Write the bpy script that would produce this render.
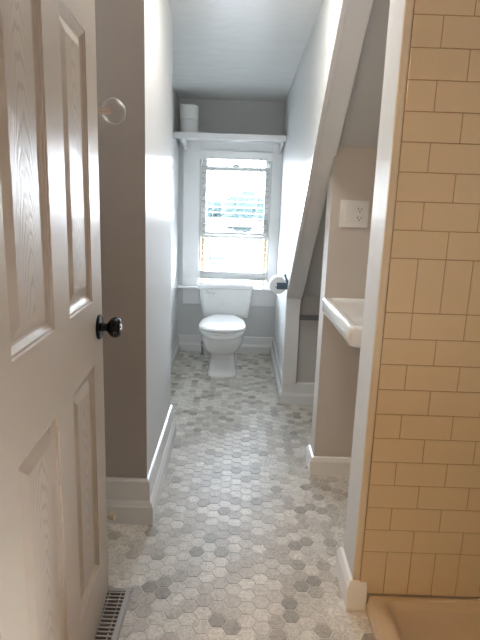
import bpy, bmesh, math, random
from mathutils import Vector, Matrix, noise
random.seed(7)
sc = bpy.context.scene
for o in list(bpy.data.objects): bpy.data.objects.remove(o)
C = sc.collection

# ------------------------------------------------------------------ camera
P = math.radians(12); R = math.radians(1.95)
fw = Vector((0, math.cos(P), -math.sin(P)))
r0 = Vector((1, 0, 0)); u0 = r0.cross(fw)
rt = r0*math.cos(R) + u0*math.sin(R); up = -r0*math.sin(R) + u0*math.cos(R)
cd = bpy.data.cameras.new('camera'); cam = bpy.data.objects.new('camera', cd); C.objects.link(cam)
cam.matrix_world = Matrix(((rt.x, up.x, -fw.x, 0), (rt.y, up.y, -fw.y, 0), (rt.z, up.z, -fw.z, 1.23), (0, 0, 0, 1)))
cd.sensor_fit = 'VERTICAL'; cd.sensor_height = 32; cd.lens = 25.5; cd.clip_start = .02; cd.clip_end = 2000
sc.camera = cam

# ------------------------------------------------------------------ world, exposure
SKY = 29.0; LAMP = 33.0; LAMP2 = 17.0
w = bpy.data.worlds.new('world'); sc.world = w; w.use_nodes = True
nt = w.node_tree; nt.nodes.clear()
out = nt.nodes.new('ShaderNodeOutputWorld'); bg = nt.nodes.new('ShaderNodeBackground')
tc = nt.nodes.new('ShaderNodeTexCoord'); sx = nt.nodes.new('ShaderNodeSeparateXYZ'); rp = nt.nodes.new('ShaderNodeValToRGB')
nt.links.new(tc.outputs['Generated'], sx.inputs[0]); nt.links.new(sx.outputs['Z'], rp.inputs[0])
rp.color_ramp.elements[0].position = 0; rp.color_ramp.elements[0].color = (.86, .93, 1, 1)
rp.color_ramp.elements[1].position = .9; rp.color_ramp.elements[1].color = (.07, .10, .15, 1)
k_ = rp.color_ramp.elements.new(.25); k_.color = (.74, .86, 1, 1); k_ = rp.color_ramp.elements.new(.5); k_.color = (.31, .36, .43, 1)
nt.links.new(rp.outputs[0], bg.inputs['Color']); bg.inputs['Strength'].default_value = SKY
nt.links.new(bg.outputs[0], out.inputs[0])
vs = sc.view_settings; vs.view_transform = 'Standard'; vs.look = 'None'; vs.gamma = 1; vs.use_curve_mapping = False
vs.exposure = 1.72
# portal in the window opening: guides the sky's own light through it
pd = bpy.data.lights.new('window_portal', 'AREA'); pd.shape = 'RECTANGLE'; pd.size = .62; pd.size_y = 1.14
pd.cycles.is_portal = True
po = bpy.data.objects.new('window_portal', pd); C.objects.link(po); po.location = (-.078, 4.60, 1.15)
po.rotation_euler = (math.radians(-90), 0, 0)

# ------------------------------------------------------------------ helpers
def tag(o, label=None, cat=None, group=None, kind=None):
    if label: o['label'] = label
    if cat: o['category'] = cat
    if group: o['group'] = group
    if kind: o['kind'] = kind
    return o
def empty(name, loc=(0, 0, 0), rz=0):
    o = bpy.data.objects.new(name, None); C.objects.link(o); o.location = loc; o.rotation_euler = (0, 0, rz)
    o.empty_display_size = .05
    return o
def obj(name, bm, mat, parent=None, smooth=False, loc=None):
    bmesh.ops.recalc_face_normals(bm, faces=bm.faces)
    me = bpy.data.meshes.new(name); bm.to_mesh(me); bm.free()
    if mat is not None: me.materials.append(mat)
    if smooth:
        for p in me.polygons: p.use_smooth = True
    o = bpy.data.objects.new(name, me); C.objects.link(o)
    if parent is not None: o.parent = parent
    if loc is not None: o.location = loc
    return o
def autosmooth(o, ang=35):
    me = o.data
    for p in me.polygons: p.use_smooth = True
    bm = bmesh.new(); bm.from_mesh(me)
    for e in bm.edges:
        if len(e.link_faces) == 2 and e.calc_face_angle(0) > math.radians(ang): e.smooth = False
    bm.to_mesh(me); bm.free()
    return o
def box(bm, x0, x1, y0, y1, z0, z1, bev=0, seg=2):
    b = bmesh.new()
    bmesh.ops.create_cube(b, size=1)
    for v in b.verts:
        v.co = Vector((x0 + (v.co.x+.5)*(x1-x0), y0 + (v.co.y+.5)*(y1-y0), z0 + (v.co.z+.5)*(z1-z0)))
    if bev: bmesh.ops.bevel(b, geom=list(b.edges), offset=bev, segments=seg, affect='EDGES', profile=.5)
    merge(bm, b)
def merge(bm, b, M=None):
    if M is not None: bmesh.ops.transform(b, matrix=M, verts=b.verts)
    mp = {v: bm.verts.new(v.co) for v in b.verts}
    for f in b.faces:
        try: bm.faces.new([mp[v] for v in f.verts])
        except ValueError: pass
    b.free()
def prism(bm, pts, axis, a, b_, bev=0):
    """extrude a 2D outline along an axis: 'x' outline is (y,z), 'y' is (x,z), 'z' is (x,y)"""
    b = bmesh.new()
    def mk(p, t):
        return {'x': (t, p[0], p[1]), 'y': (p[0], t, p[1]), 'z': (p[0], p[1], t)}[axis]
    A = [b.verts.new(mk(p, a)) for p in pts]; B = [b.verts.new(mk(p, b_)) for p in pts]
    b.faces.new(A); b.faces.new(B[::-1])
    for i in range(len(pts)):
        j = (i+1) % len(pts); b.faces.new((A[i], A[j], B[j], B[i]))
    bmesh.ops.recalc_face_normals(b, faces=b.faces)
    if bev: bmesh.ops.bevel(b, geom=list(b.edges), offset=bev, segments=2, affect='EDGES', profile=.5)
    merge(bm, b)
def lathe(bm, prof, M=None, n=32):
    """prof: (radius, height) about local Z"""
    b = bmesh.new(); rings = []
    for r, z in prof:
        if r < 1e-6: rings.append([b.verts.new((0, 0, z))])
        else: rings.append([b.verts.new((r*math.cos(2*math.pi*k/n), r*math.sin(2*math.pi*k/n), z)) for k in range(n)])
    for A, B in zip(rings, rings[1:]):
        for k in range(n):
            l = (k+1) % n
            if len(A) == 1 and len(B) == 1: continue
            if len(A) == 1: b.faces.new((A[0], B[k], B[l]))
            elif len(B) == 1: b.faces.new((A[k], A[l], B[0]))
            else: b.faces.new((A[k], A[l], B[l], B[k]))
    merge(bm, b, M)
def frame_to(p, d):
    d = Vector(d).normalized()
    return Matrix.Translation(p) @ d.to_track_quat('Z', 'Y').to_matrix().to_4x4()
def tube(bm, pts, r, n=12):
    pts = [Vector(p) for p in pts]; rings = []; b = bmesh.new(); prev = None
    for i, p in enumerate(pts):
        d = (pts[min(i+1, len(pts)-1)] - pts[max(i-1, 0)]).normalized()
        a = d.orthogonal().normalized() if prev is None else (prev - d*prev.dot(d)).normalized()
        prev = a; c = d.cross(a)
        rings.append([b.verts.new(p + (a*math.cos(2*math.pi*k/n) + c*math.sin(2*math.pi*k/n))*r) for k in range(n)])
    for A, B in zip(rings, rings[1:]):
        for k in range(n): b.faces.new((A[k], A[(k+1) % n], B[(k+1) % n], B[k]))
    b.faces.new(rings[0]); b.faces.new(rings[-1][::-1])
    merge(bm, b)
def sweep(bm, path, prof):
    """path: list of (x,y); prof: (offset to the left of travel, z), mitred corners, ends capped"""
    n = len(path); P_ = [Vector(p) for p in path]; rows = []
    for i in range(n):
        if i > 0: d1 = (P_[i]-P_[i-1]).normalized()
        if i < n-1: d2 = (P_[i+1]-P_[i]).normalized()
        if i == 0: d1 = d2
        if i == n-1: d2 = d1
        n1 = Vector((-d1.y, d1.x)); n2 = Vector((-d2.y, d2.x)); m = (n1+n2).normalized(); k = 1/max(.2, m.dot(n1))
        rows.append([bm.verts.new((P_[i].x+m.x*k*o, P_[i].y+m.y*k*o, z)) for o, z in prof])
    for A, B in zip(rows, rows[1:]):
        for k in range(len(prof)):
            l = (k+1) % len(prof); bm.faces.new((A[k], A[l], B[l], B[k]))
    bm.faces.new(rows[0]); bm.faces.new(rows[-1][::-1])

# ------------------------------------------------------------------ materials
def mat(name, col, rough=.5, metal=0, bump=None, coat=0, var=0, spec=.5):
    """bump: (scale xyz, strength, distance, detail)"""
    m = bpy.data.materials.new(name); m.use_nodes = True; n = m.node_tree.nodes; L = m.node_tree.links
    b = n['Principled BSDF']; b.inputs['Base Color'].default_value = (*col, 1); b.inputs['Roughness'].default_value = rough
    b.inputs['Metallic'].default_value = metal; b.inputs['Coat Weight'].default_value = coat; b.inputs['Specular IOR Level'].default_value = spec
    b.inputs['Coat Roughness'].default_value = .08
    t = n.new('ShaderNodeTexCoord')
    if bump:
        mp = n.new('ShaderNodeMapping'); mp.inputs['Scale'].default_value = bump[0]; L.new(t.outputs['Object'], mp.inputs[0])
        nz = n.new('ShaderNodeTexNoise'); nz.inputs['Scale'].default_value = 1; nz.inputs['Detail'].default_value = bump[3]; L.new(mp.outputs[0], nz.inputs[0])
        bp = n.new('ShaderNodeBump'); bp.inputs['Strength'].default_value = bump[1]; bp.inputs['Distance'].default_value = bump[2]
        L.new(nz.outputs[0], bp.inputs['Height']); L.new(bp.outputs[0], b.inputs['Normal'])
        if coat: L.new(bp.outputs[0], b.inputs['Coat Normal'])
    if var:
        nz2 = n.new('ShaderNodeTexNoise'); nz2.inputs['Scale'].default_value = 6; L.new(t.outputs['Object'], nz2.inputs[0])
        mx = n.new('ShaderNodeMix'); mx.data_type = 'RGBA'; L.new(nz2.outputs[0], mx.inputs[0])
        mx.inputs[6].default_value = (*[c*(1-var) for c in col], 1); mx.inputs[7].default_value = (*[min(1, c*(1+var)) for c in col], 1)
        L.new(mx.outputs[2], b.inputs['Base Color'])
    return m
M = {}
M['wall'] = mat('grey_satin_paint', (.73, .74, .735), .7, bump=((55, 55, 7), .5, .003, 4), var=.02, spec=.1, coat=.08)
M['wall'].node_tree.nodes['Principled BSDF'].inputs['Coat Roughness'].default_value = .2
M['ceiling'] = mat('glossy_ceiling_paint', (.86, .87, .86), .27, bump=((7, 10, 8), .5, .007, 3), var=.02, spec=.4)
M['trim'] = mat('white_semigloss_trim', (.89, .89, .88), .25, bump=((30, 30, 30), .08, .001, 3))
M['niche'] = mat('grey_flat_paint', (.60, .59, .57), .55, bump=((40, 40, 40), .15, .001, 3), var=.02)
M['porcelain'] = mat('white_porcelain', (.88, .88, .86), .08, coat=.3)
M['plastic'] = mat('white_plastic', (.86, .86, .84), .25)
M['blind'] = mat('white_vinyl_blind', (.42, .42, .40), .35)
M['sash'] = mat('white_sash_paint', (.66, .66, .64), .3)
M['cream'] = mat('cream_exterior_frame', (.30, .21, .11), .5)
M['black'] = mat('black_knob_metal', (.003, .004, .006), .25, spec=.25)
M['slate'] = mat('dark_slate_metal', (.08, .115, .16), .45)
M['chrome'] = mat('chrome', (.75, .75, .75), .12, metal=1)
M['brass'] = mat('dull_valve_metal', (.35, .33, .30), .3, metal=1)
M['paper'] = mat('tissue_paper', (.86, .86, .84), .9, bump=((90, 90, 90), .2, .002, 3))
M['card'] = mat('cardboard', (.45, .33, .22), .8)
M['pan'] = mat('beige_shower_acrylic', (.70, .55, .38), .3)
M['tile'] = mat('cream_glazed_tile', (.70, .57, .375), .12, bump=((14, 14, 14), .06, .002, 2))
M['tgrout'] = mat('tan_grout', (.38, .25, .13), .85)
M['bull'] = mat('cream_painted_edge', (.72, .62, .46), .4)
M['vent'] = mat('taupe_register_metal', (.42, .39, .36), .4, metal=.1)
M['dark'] = mat('dark_duct', (.09, .055, .035), .8)
M['slot'] = mat('dark_slot', (.03, .03, .03), .6)
M['gap_shade'] = mat('dark_gap_shade', (.22, .22, .22), .5)
M['taupe'] = mat('warm_light_tinted_paint', (.64, .595, .545), .5, bump=((40, 40, 40), .15, .001, 3), var=.02)  # stub wall: warm tint of the lamplight mixed into the colour
M['hall'] = mat('hall_paint', (.55, .5, .44), .6)
M['wood'] = mat('hall_wood', (.25, .15, .08), .5)

def door_mat(name, grain):
    """moulded white door skin: fine vertical pores everywhere, cathedral grain embossed in the raised panel fields"""
    m = mat(name, (.52, .435, .345), .36, spec=.34); n = m.node_tree.nodes; L = m.node_tree.links; b = n['Principled BSDF']
    def mth(op, a_, b_=None, c_=None):
        q = n.new('ShaderNodeMath'); q.operation = op
        for k, v in enumerate((a_, b_, c_)):
            if v is None: continue
            if isinstance(v, (int, float)): q.inputs[k].default_value = v
            else: L.new(v, q.inputs[k])
        return q.outputs[0]
    t = n.new('ShaderNodeTexCoord')
    mp2 = n.new('ShaderNodeMapping'); mp2.inputs['Scale'].default_value = (1, 420, 22); L.new(t.outputs['Object'], mp2.inputs[0])
    nz = n.new('ShaderNodeTexNoise'); nz.inputs['Scale'].default_value = 1; nz.inputs['Detail'].default_value = 3; L.new(mp2.outputs[0], nz.inputs[0])
    h = mth('MULTIPLY', nz.outputs[0], .5)
    if grain:
        sp = n.new('ShaderNodeSeparateXYZ'); L.new(t.outputs['Object'], sp.inputs[0])
        mp3 = n.new('ShaderNodeMapping'); mp3.inputs['Scale'].default_value = (1, 22, 5); L.new(t.outputs['Object'], mp3.inputs[0])
        n3 = n.new('ShaderNodeTexNoise'); n3.inputs['Scale'].default_value = 1; n3.inputs['Detail'].default_value = 2; L.new(mp3.outputs[0], n3.inputs[0])
        yy = mth('SUBTRACT', mth('ABSOLUTE', mth('SUBTRACT', sp.outputs['Y'], .3858)), .165)
        ph = mth('ADD', mth('ADD', sp.outputs['Z'], mth('MULTIPLY', mth('MULTIPLY', yy, yy), 75.0)), mth('MULTIPLY', n3.outputs[0], .14))
        sn = mth('SINE', mth('MULTIPLY', ph, 2*math.pi/.042))
        rid = mth('POWER', mth('MULTIPLY_ADD', sn, .5, .5), 3.0)
        h = mth('SUBTRACT', h, mth('MULTIPLY', rid, mth('MULTIPLY_ADD', nz.outputs[0], 1.2, .3)))
        cr = n.new('ShaderNodeValToRGB'); L.new(rid, cr.inputs[0]); e = cr.color_ramp.elements
        e[0].position = .2; e[0].color = (.52, .435, .345, 1); e[1].position = 1; e[1].color = (.41, .335, .26, 1); L.new(cr.outputs[0], b.inputs['Base Color'])
    bp = n.new('ShaderNodeBump'); bp.inputs['Strength'].default_value = .45; bp.inputs['Distance'].default_value = .0008
    L.new(h, bp.inputs['Height']); L.new(bp.outputs[0], b.inputs['Normal'])
    return m
M['door'] = door_mat('white_door_skin', False); M['door_field'] = door_mat('white_door_skin_with_grain', True)

def hex_mat():
    m = mat('marble_hex_tile', (.7, .7, .68), .42); n = m.node_tree.nodes; L = m.node_tree.links; b = n['Principled BSDF']
    at = n.new('ShaderNodeAttribute'); at.attribute_name = 'tile_tone'; at.attribute_type = 'GEOMETRY'
    cr = n.new('ShaderNodeValToRGB'); L.new(at.outputs['Fac'], cr.inputs[0]); e = cr.color_ramp.elements
    e[0].position = 0; e[0].color = (.38, .345, .29, 1); e[1].position = 1; e[1].color = (.90, .86, .78, 1)
    k = e.new(.25); k.color = (.57, .525, .46, 1); k = e.new(.6); k.color = (.76, .72, .645, 1)
    t = n.new('ShaderNodeTexCoord')
    nz = n.new('ShaderNodeTexNoise'); nz.inputs['Scale'].default_value = 38; nz.inputs['Detail'].default_value = 6; nz.inputs['Distortion'].default_value = 2.5
    L.new(t.outputs['Object'], nz.inputs[0])
    c2 = n.new('ShaderNodeValToRGB'); L.new(nz.outputs[0], c2.inputs[0]); e = c2.color_ramp.elements
    e[0].position = .30; e[0].color = (.52, .50, .47, 1); e[1].position = .62; e[1].color = (1.0, 1.0, 1.0, 1)
    mx = n.new('ShaderNodeMix'); mx.data_type = 'RGBA'; mx.blend_type = 'MULTIPLY'; mx.inputs[0].default_value = .8
    L.new(cr.outputs[0], mx.inputs[6]); L.new(c2.outputs[0], mx.inputs[7]); L.new(mx.outputs[2], b.inputs['Base Color'])
    bp = n.new('ShaderNodeBump'); bp.inputs['Strength'].default_value = .12; bp.inputs['Distance'].default_value = .001
    L.new(nz.outputs[0], bp.inputs['Height']); L.new(bp.outputs[0], b.inputs['Normal'])
    return m
M['hex'] = hex_mat()
M['fgrout'] = mat('pale_floor_grout', (.74, .72, .67), .7)

def glass_mat(name, tint=(1, 1, 1), lo=.04, hi=.6, ior=1.45):
    m = bpy.data.materials.new(name); m.use_nodes = True; n = m.node_tree.nodes; L = m.node_tree.links; n.clear()
    o = n.new('ShaderNodeOutputMaterial'); mx = n.new('ShaderNodeMixShader'); tr = n.new('ShaderNodeBsdfTransparent'); gl = n.new('ShaderNodeBsdfGlossy')
    tr.inputs[0].default_value = (*tint, 1); gl.inputs['Roughness'].default_value = .02
    fr = n.new('ShaderNodeFresnel'); fr.inputs[0].default_value = ior
    L.new(fr.outputs[0], mx.inputs[0]); L.new(tr.outputs[0], mx.inputs[1]); L.new(gl.outputs[0], mx.inputs[2]); L.new(mx.outputs[0], o.inputs[0])
    return m
M['glass'] = glass_mat('window_glass')
def bulb_mat():
    m = bpy.data.materials.new('clear_bulb_glass'); m.use_nodes = True; n = m.node_tree.nodes; L = m.node_tree.links; n.clear()
    o = n.new('ShaderNodeOutputMaterial'); mx = n.new('ShaderNodeMixShader'); tr = n.new('ShaderNodeBsdfTransparent'); gl = n.new('ShaderNodeBsdfGlossy')
    gl.inputs['Roughness'].default_value = .5; lw = n.new('ShaderNodeLayerWeight'); lw.inputs['Blend'].default_value = .3
    pw = n.new('ShaderNodeMath'); pw.operation = 'POWER'; pw.inputs[1].default_value = 1.6; ml = n.new('ShaderNodeMath'); ml.operation = 'MULTIPLY'; ml.inputs[1].default_value = .8
    L.new(lw.outputs['Facing'], pw.inputs[0]); L.new(pw.outputs[0], ml.inputs[0]); L.new(ml.outputs[0], mx.inputs[0])
    L.new(tr.outputs[0], mx.inputs[1]); L.new(gl.outputs[0], mx.inputs[2]); L.new(mx.outputs[0], o.inputs[0])
    return m
M['bulb'] = bulb_mat()
M['filament'] = mat('amber_filament', (.75, .42, .22), .4)

# ------------------------------------------------------------------ the room shell
XL = -.553; XC = .305; YB = 4.41; ZC = 2.11; XR = 1.30; YF = .66
def S(y): return .715 + (3.21-y)*.849            # the sloped roof's underside
YS = 3.21 - (ZC-.715)/.849
def struct(name, bm, m, parent=None, smooth=False):
    o = obj(name, bm, m, parent, smooth)
    if parent is None: tag(o, kind='structure')
    return o

# floor: grout bed with hexagon tiles raised a hair above it
def build_floor():
    s = .0307; cp = 1.5*s; rpz = math.sqrt(3)*s; g = .0011
    bm = bmesh.new(); lay = bm.faces.layers.float.new('tile_tone')
    x0, y0 = -.131, 1.447
    ins = s - g/math.cos(math.radians(30))
    ci0 = int((XL-x0)/cp)-1; ci1 = int((XR-x0)/cp)+2
    for i in range(ci0, ci1):
        for j in range(int((YF-y0)/rpz)-2, int((YB-y0)/rpz)+2):
            cx = x0 + i*cp; cy = y0 + j*rpz + (rpz/2 if i % 2 else 0)
            if cx < XL-.02 or cx > .62+.4 or cy < YF or cy > YB+.02: continue
            if cx > .46 and cy < 1.42: continue
            r = random.random()
            t = (random.uniform(.02, .2) if r < .10 else random.uniform(.22, .55) if r < .52 else random.uniform(.6, 1.0))
            a = random.gauss(0, .004); tx = random.gauss(0, .0022); ty = random.gauss(0, .0022)
            top = []; low = []
            for k in range(6):
                an = math.radians(60*k) + a
                for (rr, z, L_) in ((ins-.0012, 0, top), (ins, -.0012, low)):
                    dx = rr*math.cos(an); dy = rr*math.sin(an)
                    L_.append(bm.verts.new((cx+dx, cy+dy, z + dx*tx + dy*ty)))
            f = bm.faces.new(top); f[lay] = t
            for k in range(6):
                f = bm.faces.new((top[k], low[k], low[(k+1) % 6], top[(k+1) % 6])); f[lay] = t
    for f in bm.faces: f.material_index = 0
    def q(x0, x1, y0, y1, z):
        f = bm.faces.new([bm.verts.new(p) for p in ((x0, y0, z), (x1, y0, z), (x1, y1, z), (x0, y1, z))]); f.material_index = 1
    q(XL-.1, XR+.1, YF-.06, YB+.1, -.0009)
    bmesh.ops.recalc_face_normals(bm, faces=bm.faces)
    for f in bm.faces:
        if f.normal.z < 0: f.normal_flip()
    me = bpy.data.meshes.new('floor'); bm.to_mesh(me); bm.free(); me.materials.append(M['hex']); me.materials.append(M['fgrout'])
    o = bpy.data.objects.new('floor', me); C.objects.link(o); tag(o, kind='structure')
build_floor()

bm = bmesh.new(); box(bm, XL-.1, XR+.1, YF-.06, YB+.15, ZC, ZC+.08)
# a very fine grid so that the ripples in the plaster read as real undulation
struct('ceiling', bm, M['ceiling'])
bm = bmesh.new(); box(bm, XL-.1, XL, YF-.06, YB+.15, 0, ZC); struct('wall_left', bm, M['wall'])
# chimney breast projecting from the left wall (slightly out of square like the photo)
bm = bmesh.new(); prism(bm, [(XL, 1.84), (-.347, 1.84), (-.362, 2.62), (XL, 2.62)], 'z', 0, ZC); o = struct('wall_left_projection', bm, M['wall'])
o.data.materials.append(mat('brown_painted_shade', (.46, .41, .37), .4, bump=((60, 60, 9), .2, .002, 4)))  # dim warm shade on the front face, put into its colour
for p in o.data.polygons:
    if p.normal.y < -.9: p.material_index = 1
# back wall around the window opening
WX0, WX1, WZ0, WZ1 = -.378, .228, .572, 1.715
bm = bmesh.new()
box(bm, XL-.1, WX0, YB, YB+.15, 0, ZC); box(bm, WX1, XR+.1, YB, YB+.15, 0, ZC)
box(bm, WX0, WX1, YB, YB+.15, 0, WZ0-.02); box(bm, WX0, WX1, YB, YB+.15, WZ1, ZC)
struct('wall_back', bm, M['wall'])
# dormer cheek on the right of the toilet alcove
bm = bmesh.new(); prism(bm, [(3.2, 0), (YB, 0), (YB, ZC), (YS, ZC), (3.2, S(3.2))], 'x', XC, XC+.05); struct('wall_dormer_cheek', bm, M['wall'])
# sloped underside of the roof right of the dormer, and the knee wall beneath it
bm = bmesh.new(); prism(bm, [(3.2, S(3.2)), (YS, ZC), (YS+.1, ZC+.08), (3.34, S(3.2)+.03)], 'x', XC+.05, XR); struct('ceiling_slope', bm, M['niche'])
bm = bmesh.new(); box(bm, XC+.05, XR, 3.20, 3.30, 0, S(3.2)+.02); struct('wall_knee', bm, M['niche'])
bm = bmesh.new(); box(bm, .38, XR, 3.185, 3.20, .566, .600, .003); struct('knee_gap_shade_strip', bm, M['gap_shade'])  # dark strip standing in for the shadowed gap along the knee wall
# stub wall beside the sink and the pier that carries the shower tile
bm = bmesh.new(); prism(bm, [(2.27, 0), (2.39, 0), (2.39, S(2.39)), (2.27, S(2.27))], 'x', .377, XR); struct('wall_stub', bm, M['taupe'])
bm = bmesh.new(); box(bm, .386, XR, 1.42, 1.575, 0, ZC, .004); struct('wall_pier', bm, M['wall'])
bm = bmesh.new(); box(bm, XR, XR+.1, YF-.06, YB+.15, 0, ZC); struct('wall_right', bm, M['niche'])
# wall with the doorway the picture is taken through
bm = bmesh.new()
box(bm, XL-.1, -.40, YF-.12, YF, 0, ZC); box(bm, .42, XR+.1, YF-.12, YF, 0, ZC); box(bm, -.40, .42, YF-.12, YF, 2.05, ZC)
struct('wall_front', bm, M['wall'])
# hallway behind the camera
bm = bmesh.new(); box(bm, -1.4, 1.4, -1.6, YF-.12, -.05, -.001); struct('floor_hallway', bm, M['wood'])
bm = bmesh.new(); box(bm, -1.5, 1.5, -1.7, YF-.12, ZC+.1, ZC+.16); struct('ceiling_hallway', bm, M['hall'])
bm = bmesh.new(); box(bm, -1.5, -1.4, -1.7, YF-.12, 0, ZC+.1); box(bm, 1.4, 1.5, -1.7, YF-.12, 0, ZC+.1)
box(bm, -1.5, 1.5, -1.7, -1.6, 0, ZC+.1); box(bm, -1.4, XL-.1, YF-.14, YF-.1, 0, ZC+.1); box(bm, XR+.05, 1.5, YF-.14, YF-.1, 0, ZC+.1)
box(bm, -1.4, 1.4, YF-.16, YF-.12, ZC, ZC+.1)
struct('wall_hallway', bm, M['hall'])

# shower tile: running bond with two courses of upright tiles
def tiles():
    bt = bmesh.new(); T = .0762; g = .0011; YT = 1.4115
    rows = [('v', .052, .052+2*T)]
    z = .052+2*T
    for k in range(10): rows.append(('full' if k % 2 == 0 else 'half', z, z+T)); z += T
    rows.append(('v', z, z+2*T)); z += 2*T
    k = 0
    while z < ZC-.001: rows.append(('full' if k % 2 == 0 else 'half', z, min(z+T, ZC))); z += T; k += 1
    X0 = .409
    for kind, a, b in rows:
        x = X0
        first = {'v': T, 'full': 2*T, 'half': T}[kind]; w = T if kind == 'v' else 2*T
        x1 = x + first
        while x < XR-.001:
            e = min(x1, XR)
            jy = random.gauss(0, .00025)
            box(bt, x+g, e-g, YT+jy, 1.4197, a+g, b-g, .0012, 2)
            x = x1; x1 = x + w
    o = struct('wall_pier_tile', bt, M['tile'])
    bg_ = bmesh.new(); box(bg_, X0-.001, XR, 1.4135, 1.4198, .05, ZC); struct('wall_pier_grout', bg_, M['tgrout'])
tiles()
bm = bmesh.new(); box(bm, .3855, .4075, 1.4125, 1.421, .098, ZC, .003); struct('trim_tile_edge', bm, M['bull'])

# ------------------------------------------------------------------ baseboards and casings
tall = [(0, 0), (.028, 0), (.028, .074), (.024, .080), (.021, .088), (.019, .092), (.013, .097), (.013, .176), (.008, .184), (0, .187)]
mid = [(o, z*.78) for o, z in tall]
low = [(0, 0), (.018, 0), (.018, .068), (.013, .079), (.009, .086), (0, .09)]
# travel directions keep the room on the left-hand side
bm = bmesh.new(); sweep(bm, [(XL, 2.62), (-.362, 2.62), (-.347, 1.84), (XL, 1.84)][::1], [(o, z) for o, z in tall]); 
struct('baseboard_left_projection', bm, M['trim'])
bm = bmesh.new(); sweep(bm, [(XL, 1.812), (XL, YF)], tall); struct('baseboard_left_front', bm, M['trim'])
bm = bmesh.new(); sweep(bm, [(.385, 3.2), (XC, 3.2), (XC, YB), (XL, YB), (XL, 2.65)], mid)
struct('baseboard_back', bm, M['trim'])
bm = bmesh.new(); sweep(bm, [(.9, 3.2), (.385, 3.2)], mid); struct('baseboard_knee', bm, M['trim'])
bm = bmesh.new(); sweep(bm, [(.9, 2.39), (.377, 2.39), (.377, 2.27), (.9, 2.27)], [(-o, z) for o, z in low])
struct('baseboard_stub', bm, M['trim'])
low2 = [(o, z*1.1) for o, z in low]
bm = bmesh.new(); sweep(bm, [(.9, 1.575), (.386, 1.575), (.386, 1.42), (.431, 1.42)], [(-o, z) for o, z in low2])
struct('baseboard_pier', bm, M['trim'])

# white board up the edge of the roof slope, and its upright below the kink
n_ = Vector((0, -.849, -1)).normalized()
def rake(x0, x1, t0, t1, ya, yb):
    pts = []
    for (y, t) in ((ya, t0), (yb, t0), (yb, t1), (ya, t1)):
        pts.append((y + n_.y*t, S(y) + n_.z*t))
    return pts
bm = bmesh.new(); prism(bm, rake(0, 0, 0, .030, 3.2, YS-.03), 'x', .288, .385, .002); struct('trim_rake_board', bm, M['trim'])
bm = bmesh.new(); prism(bm, rake(0, 0, .028, .040, 3.19, YS-.03), 'x', .286, .306, .002); struct('trim_rake_bead', bm, M['trim'])
bm = bmesh.new(); box(bm, .288, .378, 3.170, 3.20, .144, .705, .002); struct('trim_knee_post', bm, M['trim'])

# ------------------------------------------------------------------ window
win = empty('window_1', (0, 0, 0)); tag(win, kind='structure')
bm = bmesh.new()
box(bm, -.512, WX0+.004, YB-.02, YB, .588, 1.785, .003); box(bm, WX1-.004, XC, YB-.02, YB, .588, 1.785, .003)
box(bm, WX0+.004, WX1-.004, YB-.02, YB, WZ1, 1.785, .003)
obj('casing', bm, M['trim'], win)
bm = bmesh.new(); box(bm, -.553, XC, 4.34, YB+.06, .566, .588, .006, 3); obj('window_sill', bm, M['trim'], win)
bm = bmesh.new(); box(bm, -.507, XC, YB-.018, YB, .425, .566, .003); obj('apron', bm, M['trim'], win)
bm = bmesh.new()      # jamb lining
box(bm, WX0, WX0+.018, YB, YB+.15, WZ0, WZ1); box(bm, WX1-.018, WX1, YB, YB+.15, WZ0, WZ1); box(bm, WX0, WX1, YB, YB+.15, WZ1-.018, WZ1)
obj('window_jamb', bm, M['sash'], win)
def sash(name, z0, z1, y, latch):
    b = bmesh.new(); x0, x1 = WX0+.018, WX1-.018; sw = .038
    box(b, x0, x0+sw, y, y+.03, z0, z1, .003); box(b, x1-sw, x1, y, y+.03, z0, z1, .003)
    box(b, x0+sw, x1-sw, y-.004, y+.03, z0, z0+.052, .003); box(b, x0+sw, x1-sw, y, y+.03, z1-.042, z1, .003)
    s = obj(name, b, M['sash'], win)
    b = bmesh.new(); box(b, x0+sw, x1-sw, y+.013, y+.017, z0+.052, z1-.042); obj('pane', b, M['glass'], s)
    if latch:
        b = bmesh.new(); c = (x0+x1)/2
        prism(b, [(c-.045, z1), (c+.045, z1), (c+.03, z1+.010), (c+.012, z1+.018), (c-.012, z1+.018), (c-.03, z1+.010)], 'y', y+.002, y+.026, .002)
        obj('sash_lock', b, M['sash'], s)
    return s
sash('lower_sash', 1.0, 1.603, 4.465, True)
sash('upper_sash', 1.10, 1.70, 4.505, False)
bm = bmesh.new()
box(bm, WX0+.018, WX0+.044, 4.50, 4.56, .59, 1.10); box(bm, WX1-.044, WX1-.018, 4.50, 4.56, .59, 1.10)
obj('exterior_frame', bm, M['cream'], win)
bm = bmesh.new(); prism(bm, [(4.46, .560), (4.66, .535), (4.66, .575), (4.46, .592)], 'x', WX0-.05, WX1+.05); obj('exterior_sill', bm, M['cream'], win)

# horizontal blind
bl = empty('window_blind', (-.075, 4.40, 1.70))
tag(bl, 'white horizontal slat blind lowered in the window with slats open', 'window blind')
bx0, bx1 = -.358, .208
def L3(b): bmesh.ops.translate(b, vec=-Vector(bl.location), verts=b.verts); return b
bm = bmesh.new(); box(bm, -.376, .226, 4.375, 4.384, 1.643, 1.713, .002); box(bm, bx0, bx1, 4.384, 4.43, 1.668, 1.713, .002); obj('headrail', L3(bm), M['trim'], bl)
bm = bmesh.new(); z = 1.632
while z > .74:
    # each slat is a shallow curved strip, 5 cm deep
    prism(bm, [(4.386, z-.001), (4.411, z+.003), (4.436, z-.001), (4.436, z+.0012), (4.411, z+.0052), (4.386, z+.0012)], 'x', bx0, bx1); z -= .0465
obj('slats', L3(bm), M['blind'], bl)
bm = bmesh.new(); z = .672
for k in range(8): box(bm, bx0, bx1, 4.386, 4.436, z, z+.0042, .001); z += .0064
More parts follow.
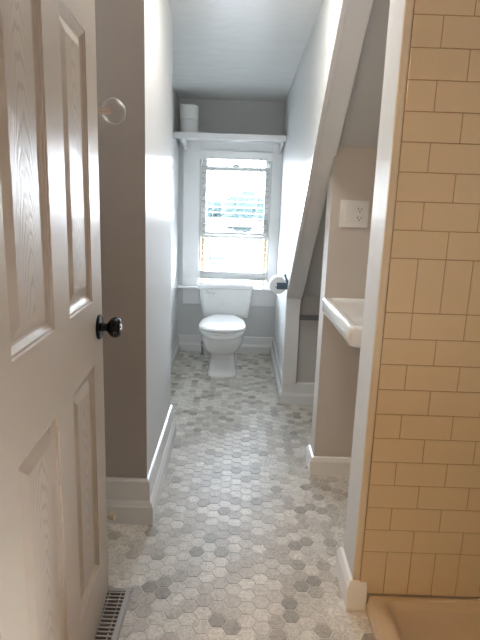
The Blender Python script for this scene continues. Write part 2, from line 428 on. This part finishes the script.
obj('stacked_slats', L3(bm), M['blind'], bl)
bm = bmesh.new(); box(bm, bx0, bx1, 4.386, 4.436, .650, .670, .004); obj('bottom_rail', L3(bm), M['blind'], bl)
for x in (-.262, .105):
    bm = bmesh.new()
    for y in (4.384, 4.438): tube(bm, [(x, y, 1.668), (x, y, .67)], .0014, 6)
    obj('ladder_cord', L3(bm), M['blind'], bl)
bm = bmesh.new(); tube(bm, [(.128, 4.372, 1.66), (.118, 4.370, 1.30)], .0035, 8); obj('tilt_wand', L3(bm), M['vent'], bl)

# shelf above the window
sh = empty('wall_shelf', (-.128, 4.41, 1.78)); tag(sh, 'long white board shelf above the window', 'shelf')
def L(b, e): bmesh.ops.translate(b, vec=-Vector(e.location), verts=b.verts); return b
bm = bmesh.new(); box(bm, XL+.002, XC-.002, 4.065, YB-.001, 1.782, 1.802, .002); box(bm, XL+.002, XC-.002, 4.05, 4.07, 1.757, 1.803, .003); obj('shelf_board', L(bm, sh), M['trim'], sh)
for x0_ in (-.50, .27):
    bm = bmesh.new()
    prism(bm, [(4.405, 1.781), (4.08, 1.781), (4.082, 1.752), (4.10, 1.738), (4.14, 1.731), (4.25, 1.728), (4.33, 1.722), (4.37, 1.712), (4.388, 1.70)], 'x', x0_, x0_+.018, .002)
    obj('bracket', L(bm, sh), M['trim'], sh)

# ------------------------------------------------------------------ panel door
DX, DY = -.399, 1.443; DA = math.atan2(.055, 1)       # free edge bottom corner
dd = Vector((-.055, 1, 0)).normalized(); DW = .77
dr = empty('door_1', (0, 0, 0)); tag(dr, kind='structure')
dr.location = Vector((DX, DY, .012)) - dd*DW; dr.rotation_euler = (0, 0, DA)
# local frame: y runs from the hinge to the free edge, x=0 is the room face, leaf goes to x=-.035
def leaf():
    b = bmesh.new(); H_ = 2.02; T = .035
    mp_ = .0
    holes = []
    ys = [(DW-.662, DW-.437), (DW-.325, DW-.113)]
    zs = [(.175, .793), (.970, 1.626), (1.715, 1.925)]
    ycuts = sorted({0, DW, *[v for p in ys for v in p]}); zcuts = sorted({0, H_, *[v for p in zs for v in p]})
    def quad(pts): b.faces.new([b.verts.new(p) for p in pts])
    for face in (0, 1):
        X = (lambda d: -d) if face == 0 else (lambda d: -T + d)
        for i in range(len(ycuts)-1):
            for j in range(len(zcuts)-1):
                y0, y1, z0, z1 = ycuts[i], ycuts[i+1], zcuts[j], zcuts[j+1]
                hole = any(abs(y0-a[0]) < 1e-6 for a in ys) and any(abs(z0-a[0]) < 1e-6 for a in zs)
                if not hole: quad([(X(0), y0, z0), (X(0), y1, z0), (X(0), y1, z1), (X(0), y0, z1)]); continue
                # moulded rings: (inset, depth)
                prof = [(0, 0), (.003, .0035), (.007, .0035), (.010, .0065), (.018, .0105), (.023, .0115), (.027, .0105), (.048, .0035), (.050, .0030)]
                for (i0, d0), (i1, d1) in zip(prof, prof[1:]):
                    A = [(X(d0), y0+i0, z0+i0), (X(d0), y1-i0, z0+i0), (X(d0), y1-i0, z1-i0), (X(d0), y0+i0, z1-i0)]
                    B = [(X(d1), y0+i1, z0+i1), (X(d1), y1-i1, z0+i1), (X(d1), y1-i1, z1-i1), (X(d1), y0+i1, z1-i1)]
                    for k in range(4): quad([A[k], A[(k+1) % 4], B[(k+1) % 4], B[k]])
                i1, d1 = prof[-1]
                quad([(X(d1), y0+i1, z0+i1), (X(d1), y1-i1, z0+i1), (X(d1), y1-i1, z1-i1), (X(d1), y0+i1, z1-i1)])
    quad([(0, 0, 0), (-T, 0, 0), (-T, DW, 0), (0, DW, 0)]); quad([(0, 0, H_), (-T, 0, H_), (-T, DW, H_), (0, DW, H_)])
    quad([(0, 0, 0), (-T, 0, 0), (-T, 0, H_), (0, 0, H_)]); quad([(0, DW, 0), (-T, DW, 0), (-T, DW, H_), (0, DW, H_)])
    bmesh.ops.remove_doubles(b, verts=b.verts, dist=1e-5)
    for f in b.faces:
        xs = [v.co.x for v in f.verts]
        if (abs(max(xs)-min(xs)) < 1e-6 and (abs(xs[0]+.0030) < 1e-5 or abs(xs[0]+T-.0030) < 1e-5)): f.material_index = 1
    return b
o = obj('door_leaf', leaf(), M['door'], dr); o.data.materials.append(M['door_field'])
KY, KZ = DW-.050, .888
def knob(sgn, x):
    e = Matrix.Translation((x, KY, KZ)) @ Matrix.Rotation(math.radians(90)*sgn, 4, 'Y')
    b = bmesh.new(); lathe(b, [(0, .0), (.035, .0), (.035, .004), (.032, .008), (.016, .010), (.0, .010)], e); k = obj('door_knob_rosette', b, M['black'], dr); autosmooth(k)
    b = bmesh.new(); lathe(b, [(.0, .008), (.013, .008), (.011, .018), (.012, .026), (.020, .030), (.027, .037), (.0295, .046), (.027, .056), (.021, .062), (.0, .063)], e)
    k2 = obj('door_knob', b, M['black'], dr); autosmooth(k2)
    b = bmesh.new(); lathe(b, [(0, .062), (.008, .062), (.008, .0645), (0, .0645)], e); obj('lock_button', b, M['chrome'], k2)
knob(1, 0); knob(-1, -.035)
bm = bmesh.new(); box(bm, -.029, -.006, DW, DW+.0015, KZ-.028, KZ+.028); obj('latch_plate', bm, M['black'], dr)
for hz in (.2, 1.0, 1.8):
    bm = bmesh.new(); lathe(bm, [(0, 0), (.006, 0), (.006, .09), (0, .09)], Matrix.Translation((.004, -.004, hz)), 12); obj('hinge', bm, M['black'], dr)

# ------------------------------------------------------------------ toilet
TX = -.128
to = empty('toilet', (TX, 4.39, 0)); tag(to, 'white porcelain two-piece toilet with closed lid below the window', 'toilet')
def egg(yf, yb, hw, sq=2.0, n=40, cxf=.42, fsq=2.0):
    """outline seen from above; widest point a bit in front of the middle"""
    ym = yf + (yb-yf)*cxf; out_ = []
    for k in range(n):
        a = 2*math.pi*k/n; c, s_ = math.cos(a), math.sin(a); q = sq if s_ > 0 else fsq
        out_.append((hw*math.copysign(abs(c)**(2/q), c), ym + ((yb-ym) if s_ > 0 else (ym-yf))*math.copysign(abs(s_)**(2/q), s_)))
    return out_
def lidline(yf, yb, hw, bw, n=24):
    """round front, straight sides that taper to a narrower squared back"""
    ym = yf+.20; pts = []
    for k in range(n+1):
        a = math.pi*k/n; pts.append((-hw*math.cos(a), ym - (ym-yf)*math.sin(a)**.9))
    e = [(hw*.985, ym+.08), (hw*.93, ym+.17), (bw+.012, yb-.06), (bw, yb-.018), (bw-.018, yb)]
    pts += e + [(-x, y) for x, y in e[::-1]]
    return pts
def loft(secs, closed=True):
    b = bmesh.new(); rings = []
    for z, o in secs: rings.append([b.verts.new((x+TX, y, z)) for x, y in o])
    n = len(rings[0])
    for A, B in zip(rings, rings[1:]):
        for k in range(n): b.faces.new((A[k], A[(k+1) % n], B[(k+1) % n], B[k]))
    b.faces.new(rings[0][::-1]); b.faces.new(rings[-1])
    return b
sec = [(0, 3.672, .114, 4.10, 3.4), (.012, 3.672, .114, 4.10, 3.4), (.024, 3.684, .110, 4.10, 3.4), (.06, 3.70, .104, 4.09, 3.2), (.11, 3.70, .100, 4.08, 3.0), (.150, 3.692, .099, 4.08, 2.8), (.172, 3.665, .108, 4.09, 2.5),
       (.20, 3.605, .126, 4.10, 2.3), (.235, 3.545, .142, 4.12, 2.2), (.28, 3.49, .156, 4.14, 2.1), (.325, 3.455, .165, 4.16, 2.1), (.352, 3.445, .168, 4.17, 2.1), (.358, 3.436, .172, 4.17, 2.1), (.378, 3.436, .172, 4.17, 2.1), (.383, 3.442, .168, 4.165, 2.1)]
b = loft([(z, egg(yf, yb, hw, 2.8, fsq=fs)) for z, yf, hw, yb, fs in sec]); o = obj('bowl', L(b, to), M['porcelain'], to); autosmooth(o, 50)
b = loft([(.3855, lidline(3.440, 3.985, .162, .090)), (.388, lidline(3.434, 3.99, .168, .095)), (.398, lidline(3.434, 3.99, .168, .095)), (.401, lidline(3.440, 3.985, .162, .090))])
o = obj('seat', L(b, to), M['plastic'], to); autosmooth(o, 50)
b = loft([(.4065, lidline(3.438, 3.985, .162, .090)), (.4085, lidline(3.430, 3.995, .170, .097)), (.416, lidline(3.430, 3.995, .170, .097)), (.422, lidline(3.440, 3.985, .161, .089)), (.4255, lidline(3.47, 3.96, .132, .07)), (.427, lidline(3.55, 3.9, .07, .05))])
o = obj('seat_lid', L(b, to), M['plastic'], to); autosmooth(o, 50)
for sx_ in (-.07, .07):
    b = bmesh.new(); box(b, TX+sx_-.022, TX+sx_+.022, 3.985, 4.035, .383, .408, .006, 3); obj('seat_hinge', L(b, to), M['plastic'], to)
def rrect(hw, y0, y1, r=.035, n=6):
    pts = []
    for cx, cy, a0 in ((hw-r, y1-r, 0), (-hw+r, y1-r, 90), (-hw+r, y0+r, 180), (hw-r, y0+r, 270)):
        for k in range(n+1):
            a = math.radians(a0+90*k/n); pts.append((cx+r*math.cos(a), cy+r*math.sin(a)))
    return pts
b = loft([(.345, rrect(.17, 4.215, 4.36)), (.355, rrect(.190, 4.20, 4.372)), (.39, rrect(.198, 4.192, 4.376)), (.50, rrect(.211, 4.185, 4.38)), (.598, rrect(.219, 4.182, 4.38))])
o = obj('tank', L(b, to), M['porcelain'], to); autosmooth(o, 45)
b = loft([(.5985, rrect(.222, 4.178, 4.381)), (.602, rrect(.233, 4.166, 4.384)), (.624, rrect(.235, 4.164, 4.385)), (.633, rrect(.227, 4.173, 4.383)), (.638, rrect(.215, 4.187, 4.373))])
o = obj('tank_lid', L(b, to), M['porcelain'], to); autosmooth(o, 45)
b = bmesh.new(); lathe(b, [(0, 0), (.013, 0), (.013, .006), (.008, .010), (.008, .022), (0, .022)], frame_to((TX-.155, 4.183, .572), (0, -1, 0)), 16)
tube(b, [(TX-.155, 4.165, .572), (TX-.13, 4.158, .570), (TX-.085, 4.158, .563)], .0065, 10); o = obj('flush_lever', L(b, to), M['chrome'], to); autosmooth(o)
b = bmesh.new(); lathe(b, [(0, 0), (.008, 0), (.006, .002), (0, .002)], frame_to((TX-.008, 4.188, .475), (0, -1, 0)), 16); obj('maker_mark', L(b, to), M['chrome'], to)
for sx_ in (-.118, .118):
    b = bmesh.new(); lathe(b, [(.016, 0), (.016, .008), (.012, .017), (0, .020)], Matrix.Translation((TX+sx_, 3.90, 0)), 16); o = obj('bolt_cap', L(b, to), M['porcelain'], to); autosmooth(o)
# supply stop valve and hose
sv = empty('water_supply_valve', (-.315, 4.30, 0)); tag(sv, 'small metal stop valve with hose beside the toilet base', 'valve')
b = bmesh.new(); tube(b, [(-.320, 4.30, 0), (-.320, 4.30, .075)], .008, 12); lathe(b, [(.022, 0), (.020, .006), (.008, .010)], Matrix.Translation((-.320, 4.30, .0)), 16); obj('pipe', L(b, sv), M['brass'], sv)
b = bmesh.new(); lathe(b, [(0, 0), (.012, 0), (.014, .02), (.012, .045), (0, .045)], Matrix.Translation((-.320, 4.30, .07)), 14); o = obj('valve_body', L(b, sv), M['brass'], sv)
b = bmesh.new(); lathe(b, [(0, 0), (.007, 0), (.007, .018), (.015, .020), (.015, .028), (0, .028)], frame_to((-.320, 4.30, .09), (.3, -1, 0)), 12); obj('valve_handle', L(b, sv), M['chrome'], sv)
b = bmesh.new(); tube(b, [(-.320, 4.30, .11), (-.320, 4.31, .15), (-.30, 4.32, .22), (-.285, 4.32, .29), (-.28, 4.32, .340)], .006, 10); obj('hose', L(b, sv), M['brass'], sv)

# ------------------------------------------------------------------ toilet paper
def paper_roll(name, loc, axis, r, h, rc, label, group=None):
    e = empty(name, loc); tag(e, label, 'toilet paper', group)
    Mx = frame_to((0, 0, 0), axis)
    b = bmesh.new(); lathe(b, [(rc, 0), (r-.004, 0), (r, .004), (r, h-.004), (r-.004, h), (rc, h), (rc, 0)], Mx, 40); o = obj('paper', b, M['paper'], e); autosmooth(o)
    b = bmesh.new(); lathe(b, [(rc-.0015, .001), (rc-.0002, .001), (rc-.0002, h-.001), (rc-.0015, h-.001), (rc-.0015, .001)], Mx, 24); obj('cardboard_core', b, M['card'], e)
    return e
paper_roll('toilet_paper_roll', (-.440, 4.155, 1.803), (0, 0, 1), .069, .100, .021, 'jumbo white paper roll standing on the shelf board, under another roll')
paper_roll('toilet_paper_roll', (-.443, 4.157, 1.9035), (0, 0, 1), .070, .104, .021, 'jumbo white paper roll on top of the other at the shelf end')
paper_roll('toilet_paper_roll', (.242, 3.305, .765), (0, 1, 0), .056, .105, .021, 'white toilet paper roll on the dark holder beside the toilet')
hd = empty('toilet_paper_holder', (XC, 3.36, .765)); tag(hd, 'dark slate metal paper holder on the right wall by the window', 'toilet paper holder')
b = bmesh.new(); box(b, .232, .302, 3.292, 3.299, .743, .787, .002); obj('front_plate', L(b, hd), M['slate'], hd)
b = bmesh.new(); tube(b, [(.242, 3.298, .765), (.242, 3.425, .765)], .006, 12); obj('spindle', L(b, hd), M['slate'], hd)
b = bmesh.new(); tube(b, [(.242, 3.425, .765), (.296, 3.425, .765)], .008, 12); box(b, .297, XC, 3.40, 3.45, .74, .79, .002); obj('wall_bracket', L(b, hd), M['slate'], hd)
b = bmesh.new(); tube(b, [(.300, 3.295, .782), (.299, 3.295, .800), (.290, 3.294, .815), (.283, 3.293, .833)], .006, 10); lathe(b, [(0, -.009), (.007, -.006), (.009, 0), (.007, .006), (0, .009)], Matrix.Translation((.283, 3.293, .836)), 12)
o = obj('hook', L(b, hd), M['slate'], hd)

# ------------------------------------------------------------------ sink in the niche
sk = empty('wall_sink', (.60, 2.27, .80)); tag(sk, 'white porcelain wall-hung sink in the niche below the outlet', 'sink')
def sink():
    b = bmesh.new()
    x0, x1, y0, y1, zt, zb = .367, .86, 1.66, 2.268, .868, .795
    nx, ny = 12, 28; r = .05
    # outer ring points around the rim, inner basin rings
    def ring(inset, z, rr, n=8):
        pts = []
        for cx, cy, a0 in ((x1-inset-rr, y1-inset-rr, 0), (x0+inset+rr, y1-inset-rr, 90), (x0+inset+rr, y0+inset+rr, 180), (x1-inset-rr, y0+inset+rr, 270)):
            for k in range(n+1):
                a = math.radians(a0+90*k/n); pts.append((cx+rr*math.cos(a), cy+rr*math.sin(a), z))
        return pts
    secs = []
    def low(i, z, rr, sag):
        pts = []
        for x, y, zz in ring(i, z, rr):
            t = (y-y0)/(y1-y0); pts.append((x, y, zz - sag*math.sin(math.pi*min(1, max(0, t)))**2*(1 if x < .6 else .5)))
        return pts
    secs = [low(.10, .775, .05, .03), low(.05, .780, .04, .025), low(.018, .790, .03, .018), low(.004, .799, .022, .012), ring(0, .812, .018), ring(0, .855, .018), ring(.003, .864, .017), ring(.010, .868, .015), ring(.028, .868, .02), ring(.036, .862, .024), ring(.044, .845, .03),
            ring(.06, .80, .04), ring(.10, .785, .05)]
    R_ = [[b.verts.new(p) for p in s] for s in secs]; n = len(R_[0])
    for A, B in zip(R_, R_[1:]):
        for k in range(n): b.faces.new((A[k], A[(k+1) % n], B[(k+1) % n], B[k]))
    b.faces.new(R_[0][::-1]); b.faces.new(R_[-1])
    return b
o = obj('basin', L(sink(), sk), M['porcelain'], sk); autosmooth(o, 50)
b = bmesh.new(); lathe(b, [(0, 0), (.020, 0), (.022, .003), (.012, .004), (0, .002)], Matrix.Translation((.60, 1.96, .7855)), 20); obj('drain', L(b, sk), M['chrome'], sk)
b = bmesh.new(); tube(b, [(.60, 1.96, .76), (.60, 1.96, .55), (.62, 1.96, .50), (.66, 1.96, .48), (.70, 1.96, .50), (.72, 1.96, .55), (.78, 1.96, .57), (1.29, 1.96, .57)], .018, 14); obj('drain_trap', L(b, sk), M['chrome'], sk)

# ------------------------------------------------------------------ outlet plate on the stub wall
ot = empty('outlet_plate', (.480, 2.27, 1.236)); tag(ot, 'white double wall plate with rocker switch and outlet above the sink', 'wall outlet')
b = bmesh.new(); box(b, .418, .542, 2.2635, 2.2698, 1.178, 1.295, .002, 3); obj('cover_plate', L(b, ot), M['plastic'], ot)
b = bmesh.new(); box(b, .440, .473, 2.261, 2.264, 1.203, 1.270, .001); obj('rocker_switch', L(b, ot), M['plastic'], ot)
b = bmesh.new()
for zc in (1.255, 1.218):
    box(b, .486, .520, 2.2617, 2.264, zc-.0145, zc+.0145, .001)
rc = obj('receptacle', L(b, ot), M['plastic'], ot)
b = bmesh.new()
for zc in (1.255, 1.218):
    box(b, .4945, .4970, 2.2605, 2.2618, zc-.002, zc+.008); box(b, .5085, .5110, 2.2605, 2.2618, zc-.001, zc+.007)
    lathe(b, [(0, 0), (.0028, 0), (.0028, .0012), (0, .0012)], frame_to((.5028, 2.2618, zc-.0075), (0, -1, 0)), 10)
obj('socket_slots', L(b, ot), M['slot'], rc)

# ------------------------------------------------------------------ shower pan
pn = empty('shower_pan', (.87, 1.05, 0)); tag(pn, 'beige acrylic shower pan under the cream tiled wall', 'shower pan')
b = bmesh.new()
def pring(i, z, r):
    x0, x1, y0, y1 = .432+i, XR-.001-i*.4, YF+.002+i*.4, 1.411-i*.4
    pts = []
    for cx, cy, a0 in ((x1-r, y1-r, 0), (x0+r, y1-r, 90), (x0+r, y0+r, 180), (x1-r, y0+r, 270)):
        for k in range(7):
            a = math.radians(a0+15*k); pts.append((cx+r*math.cos(a), cy+r*math.sin(a), z))
    return pts
secs = [pring(0, 0, .004), pring(0, .018, .004), pring(.004, .022, .004), pring(.006, .042, .005), pring(.010, .050, .006), pring(.020, .052, .008), pring(.052, .050, .03), pring(.060, .046, .03), pring(.070, .030, .035), pring(.085, .022, .04), pring(.2, .014, .05)]
R_ = [[b.verts.new(p) for p in s] for s in secs]; n = len(R_[0])
for A, B in zip(R_, R_[1:]):
    for k in range(n): b.faces.new((A[k], A[(k+1) % n], B[(k+1) % n], B[k]))
b.faces.new(R_[0][::-1]); b.faces.new(R_[-1])
o = obj('pan_basin', L(b, pn), M['pan'], pn); autosmooth(o, 40)
b = bmesh.new(); lathe(b, [(0, 0), (.045, 0), (.045, .003), (0, .004)], Matrix.Translation((.86, 1.03, .0145)), 24); obj('drain_cover', L(b, pn), M['chrome'], pn)

# ------------------------------------------------------------------ floor register
vg = empty('floor_register', (-.39, 1.30, 0)); tag(vg, 'taupe metal floor vent grille at the foot of the door', 'floor vent')
b = bmesh.new(); x0, x1, y0, y1 = -.462, -.322, 1.155, 1.462; fwd = .020
prism(b, [(x0, 0), (x0+.006, .005), (x0+fwd, .006), (x0+fwd, 0)], 'y', y0, y1); prism(b, [(x1, 0), (x1-.006, .005), (x1-fwd, .006), (x1-fwd, 0)], 'y', y0, y1)
prism(b, [(y0, 0), (y0+.006, .005), (y0+fwd, .006), (y0+fwd, 0)], 'x', x0+.001, x1-.001); prism(b, [(y1, 0), (y1-.006, .005), (y1-fwd, .006), (y1-fwd, 0)], 'x', x0+.001, x1-.001)
obj('register_frame', L(b, vg), M['vent'], vg)
b = bmesh.new(); y = y0+fwd+.006
while y < y1-fwd-.002:
    box(b, x0+fwd, x1-fwd, y, y+.0055, .0015, .0052); y += .0158
for x in (-.428, -.392, -.356): box(b, x-.002, x+.002, y0+fwd, y1-fwd, .001, .0035)
obj('louvers', L(b, vg), M['vent'], vg)
b = bmesh.new(); box(b, x0+fwd, x1-fwd, y0+fwd, y1-fwd, .0003, .0008); obj('duct_opening', L(b, vg), M['dark'], vg)

# ------------------------------------------------------------------ door stop and wall bulb behind the door
ds = empty('door_stop', (XL, 1.69, .1)); tag(ds, 'small pale door stop peg low on the baseboard behind the door', 'door stop')
b = bmesh.new(); lathe(b, [(0, 0), (.016, 0), (.014, .005), (.006, .008), (.006, .085)], frame_to((XL+.013, 1.70, .105), (1, 0, 0)), 16); o = obj('stem', L(b, ds), M['bull'], ds); autosmooth(o)
b = bmesh.new(); lathe(b, [(0, .080), (.011, .080), (.013, .084), (.013, .095), (.009, .1), (0, .1)], frame_to((XL+.013, 1.70, .105), (1, 0, 0)), 16); o = obj('rubber_tip', L(b, ds), M['bull'], ds); autosmooth(o)
wl = empty('wall_light', (XL, 1.65, 1.54)); tag(wl, 'unlit clear globe bulb on the wall behind the door', 'light bulb')
bc = Vector((-.412, 1.66, 1.518))
b = bmesh.new(); lathe(b, [(0, 0), (.05, 0), (.05, .01), (.042, .018), (.02, .022), (0, .022)], frame_to((XL, bc.y, bc.z), (1, 0, 0)), 24); o = obj('wall_canopy', L(b, wl), M['vent'], wl); autosmooth(o)
b = bmesh.new(); lathe(b, [(0, .02), (.019, .02), (.021, .045), (.019, .062), (0, .062)], frame_to((XL, bc.y, bc.z), (1, 0, 0)), 20); o = obj('socket', L(b, wl), M['vent'], wl); autosmooth(o)
b = bmesh.new()
pr = [(.013, .06)]; 
for k in range(15):
    a = math.radians(160 - 160*k/14); pr.append((.038*math.sin(a), .143 + .038*math.cos(a)))
pr.append((0, .181))
lathe(b, pr, frame_to((XL, bc.y, bc.z), (1, 0, 0)), 28); o = obj('glass_globe', L(b, wl), M['bulb'], wl, smooth=True)
b = bmesh.new()
for q_ in (-.007, 0, .007): tube(b, [(XL+.062, bc.y, bc.z+q_*.6), (XL+.10, bc.y+q_*.3, bc.z+q_), (XL+.135, bc.y, bc.z+q_)], .0012, 6)
obj('filament', L(b, wl), M['filament'], wl)
b = bmesh.new(); tube(b, [(-.53, 1.70, 1.60), (-.488, 1.70, 1.65)], .0022, 8); tube(b, [(-.53, 1.70, 1.60), (XL, 1.70, 1.60)], .0022, 8); obj('pull_rod', L(b, wl), M['vent'], wl)

# ------------------------------------------------------------------ two flush ceiling lamps (above the frame)
def ceiling_lamp(x, y, col, strength, label, zc=ZC, sc_=1):
    e = empty('ceiling_light', (x, y, zc)); e.scale = (sc_, sc_, sc_); tag(e, label, 'ceiling light')
    b = bmesh.new(); lathe(b, [(0, 0), (.10, 0), (.10, -.02), (0, -.02)], Matrix.Translation((0, 0, -.001)), 32); obj('lamp_base', b, M['trim'], e)
    gm = bpy.data.materials.new('lamp_diffuser'); gm.use_nodes = True; gb = gm.node_tree.nodes['Principled BSDF']
    gb.inputs['Base Color'].default_value = (.9, .85, .75, 1); gb.inputs['Emission Color'].default_value = (*col, 1); gb.inputs['Emission Strength'].default_value = strength
    b = bmesh.new(); lathe(b, [(.095, -.021), (.09, -.04), (.07, -.058), (.04, -.068), (0, -.071)], None, 32); obj('diffuser', b, gm, e, smooth=True)
ceiling_lamp(-.88, -.75, (1, .62, .27), LAMP, 'round flush warm ceiling light in the hallway outside the door', ZC+.1, 1.5)
ceiling_lamp(-.01, 1.90, (1, .95, .89), LAMP2, 'round flush white ceiling light in the passage beside the sink')

# ------------------------------------------------------------------ outside: parking lot, trees, houses, wires
GZ = -6.0
bm = bmesh.new(); box(bm, -260, 260, 8, 420, GZ-.3, GZ); struct('ground_parking_lot', bm, mat('pale_asphalt', (.03, .03, .03), .9, var=.2))
bm = bmesh.new(); box(bm, -14, 8, 118, 165, GZ, GZ+.05); o = struct('ground_lawn', bm, mat('grass', (.022, .055, .010), .95, var=.3))
mg = mat('tree_leaves', (.008, .018, .017), .9, var=.3); mt = mat('bark', (.05, .04, .03), .9)
def tree(x, y, h, r, label):
    e = empty('broadleaf_tree', (x, y, GZ)); tag(e, label, 'tree', None)
    b = bmesh.new(); lathe(b, [(.5, 0), (.35, h*.3), (.2, h*.6), (0, h*.62)], None, 8); obj('trunk', b, mt, e)
    b = bmesh.new(); rnd = random.Random(int(x*7+y))
    for k in range(9):
        a = rnd.uniform(0, 6.28); q = rnd.uniform(0, r*.6); rr = r*rnd.uniform(.4, .65)
        t = bmesh.new(); bmesh.ops.create_icosphere(t, subdivisions=3, radius=rr)
        for v in t.verts: v.co *= 1 + .28*noise.noise(v.co*.9+Vector((k, x, y)))
        merge(b, t, Matrix.Translation((q*math.cos(a), q*math.sin(a), h*.62 + rnd.uniform(-.25, .25)*h)))
    obj('crown', b, mg, e)
for x, y, h, r, lb in [(-2, 190, 13, 8, 'tallest tree outside, middle of the window view'), (9, 225, 12, 7, 'tree outside right of the tallest tree'), (-14, 235, 11, 6, 'tree outside left of the tallest tree'),
                   (22, 200, 9, 5, 'tree outside at the right side of the window view'), (-25, 200, 7, 4, 'small tree outside at the left side of the window view')]:
    tree(x, y, h, r, lb)
mh = mat('pale_siding', (.05, .05, .053), .8); mr = mat('roof_shingle', (.02, .02, .022), .9); mwn = mat('dark_window', (.02, .025, .03), .2)
def house(x, y, w_, d_, h, label):
    e = empty('house', (x, y, GZ)); tag(e, label, 'house')
    b = bmesh.new(); box(b, -w_/2, w_/2, 0, d_, 0, h); obj('walls', b, mh, e)
    b = bmesh.new(); prism(b, [(-.5, h), (d_+.5, h), (d_/2, h+2)], 'x', -w_/2-.4, w_/2+.4); obj('roof', b, mr, e)
    for k in range(3):
        cx = -w_/2 + w_*(k+.5)/3
        b = bmesh.new(); box(b, cx-.5, cx+.5, -.06, .02, h*.45, h*.8); obj('window', b, mwn, e)
house(-12.5, 125, 8, 8, 3.6, 'pale low house outside at the left of the window view')
house(14, 140, 9, 8, 3.4, 'pale low house outside at the right of the window view')
def car(x, y, rz, col, cname, label):
    e = empty('car', (x, y, GZ), rz); tag(e, label, 'car', 'cars in the parking lot outside')
    b = bmesh.new(); prism(b, [(-2.2, .35), (2.2, .35), (2.25, .8), (1.2, .95), (-2.1, 1.0), (-2.25, .7)], 'y', -.88, .88, .08); obj('body', b, mat('car_paint_'+cname, col, .3, coat=.5), e)
    b = bmesh.new(); prism(b, [(1.15, .93), (.45, 1.42), (-1.1, 1.45), (-1.9, .98)], 'y', -.75, .75, .06); obj('cabin_glass', b, mwn, e)
    b = bmesh.new(); prism(b, [(.4, 1.40), (-1.05, 1.43), (-1.05, 1.47), (.4, 1.45)], 'y', -.72, .72, .01); obj('roof', b, mat('car_roof_'+cname, col, .3, coat=.5), e)
    for wx in (-1.35, 1.4):
        for wy in (-.8, .8):
            b = bmesh.new(); lathe(b, [(0, -.1), (.32, -.1), (.32, .1), (0, .1)], frame_to((wx, wy, .32), (0, 1, 0)), 16); obj('wheel', b, M['slot'], e)
car(-5.6, 86, .1, (.006, .018, .06), 'blue', 'blue car parked outside, upper left of the lot')
car(-3.0, 68, .15, (.02, .025, .035), 'silver', 'silver car parked outside in the middle of the lot')
car(1.5, 72, .1, (.09, .085, .05), 'cream', 'cream car parked outside, right of the silver car')
car(-1.2, 92, 0, (.10, .11, .12), 'white', 'pale grey car parked outside, furthest back in the lot')
car(-1.4, 58, .12, (.008, .008, .014), 'dark', 'dark car parked outside, nearest the window')
car(3.4, 86, .1, (.006, .006, .007), 'black', 'black car parked outside beside the utility pole')
mp_ = mat('pole_wood', (.05, .04, .035), .9)
e = empty('utility_pole', (1.75, 50, GZ)); tag(e, 'dark utility pole standing outside in the parking lot', 'utility pole')
b = bmesh.new(); lathe(b, [(.13, 0), (.10, 6.2), (0, 6.2)], None, 10); obj('pole', b, mp_, e)
b = bmesh.new(); box(b, -.9, .9, -.06, .06, 5.8, 5.95); obj('crossarm', b, mp_, e)
def wire(p, q, sag, label, r=.025):
    p, q = Vector(p), Vector(q); mid_ = (p+q)/2; pts = [p.lerp(q, t/16) - Vector((0, 0, sag*4*(t/16)*(1-t/16))) for t in range(17)]
    b = bmesh.new(); tube(b, [v-p for v in pts], r, 6); o = obj('overhead_wire', b, M['slot'], None, loc=p); tag(o, label, 'wire')
wire((-7, 49.7, .15), (1.75, 49.7, -.1), .1, 'long level overhead wire crossing the window view'); wire((1.85, 49.7, -.1), (9, 49.7, -.3), .1, 'overhead wire running right from the utility pole')
wire((-3.2, 40, -2.35), (1.9, 49.7, -1.1), .1, 'slanting overhead wire low in the window view')
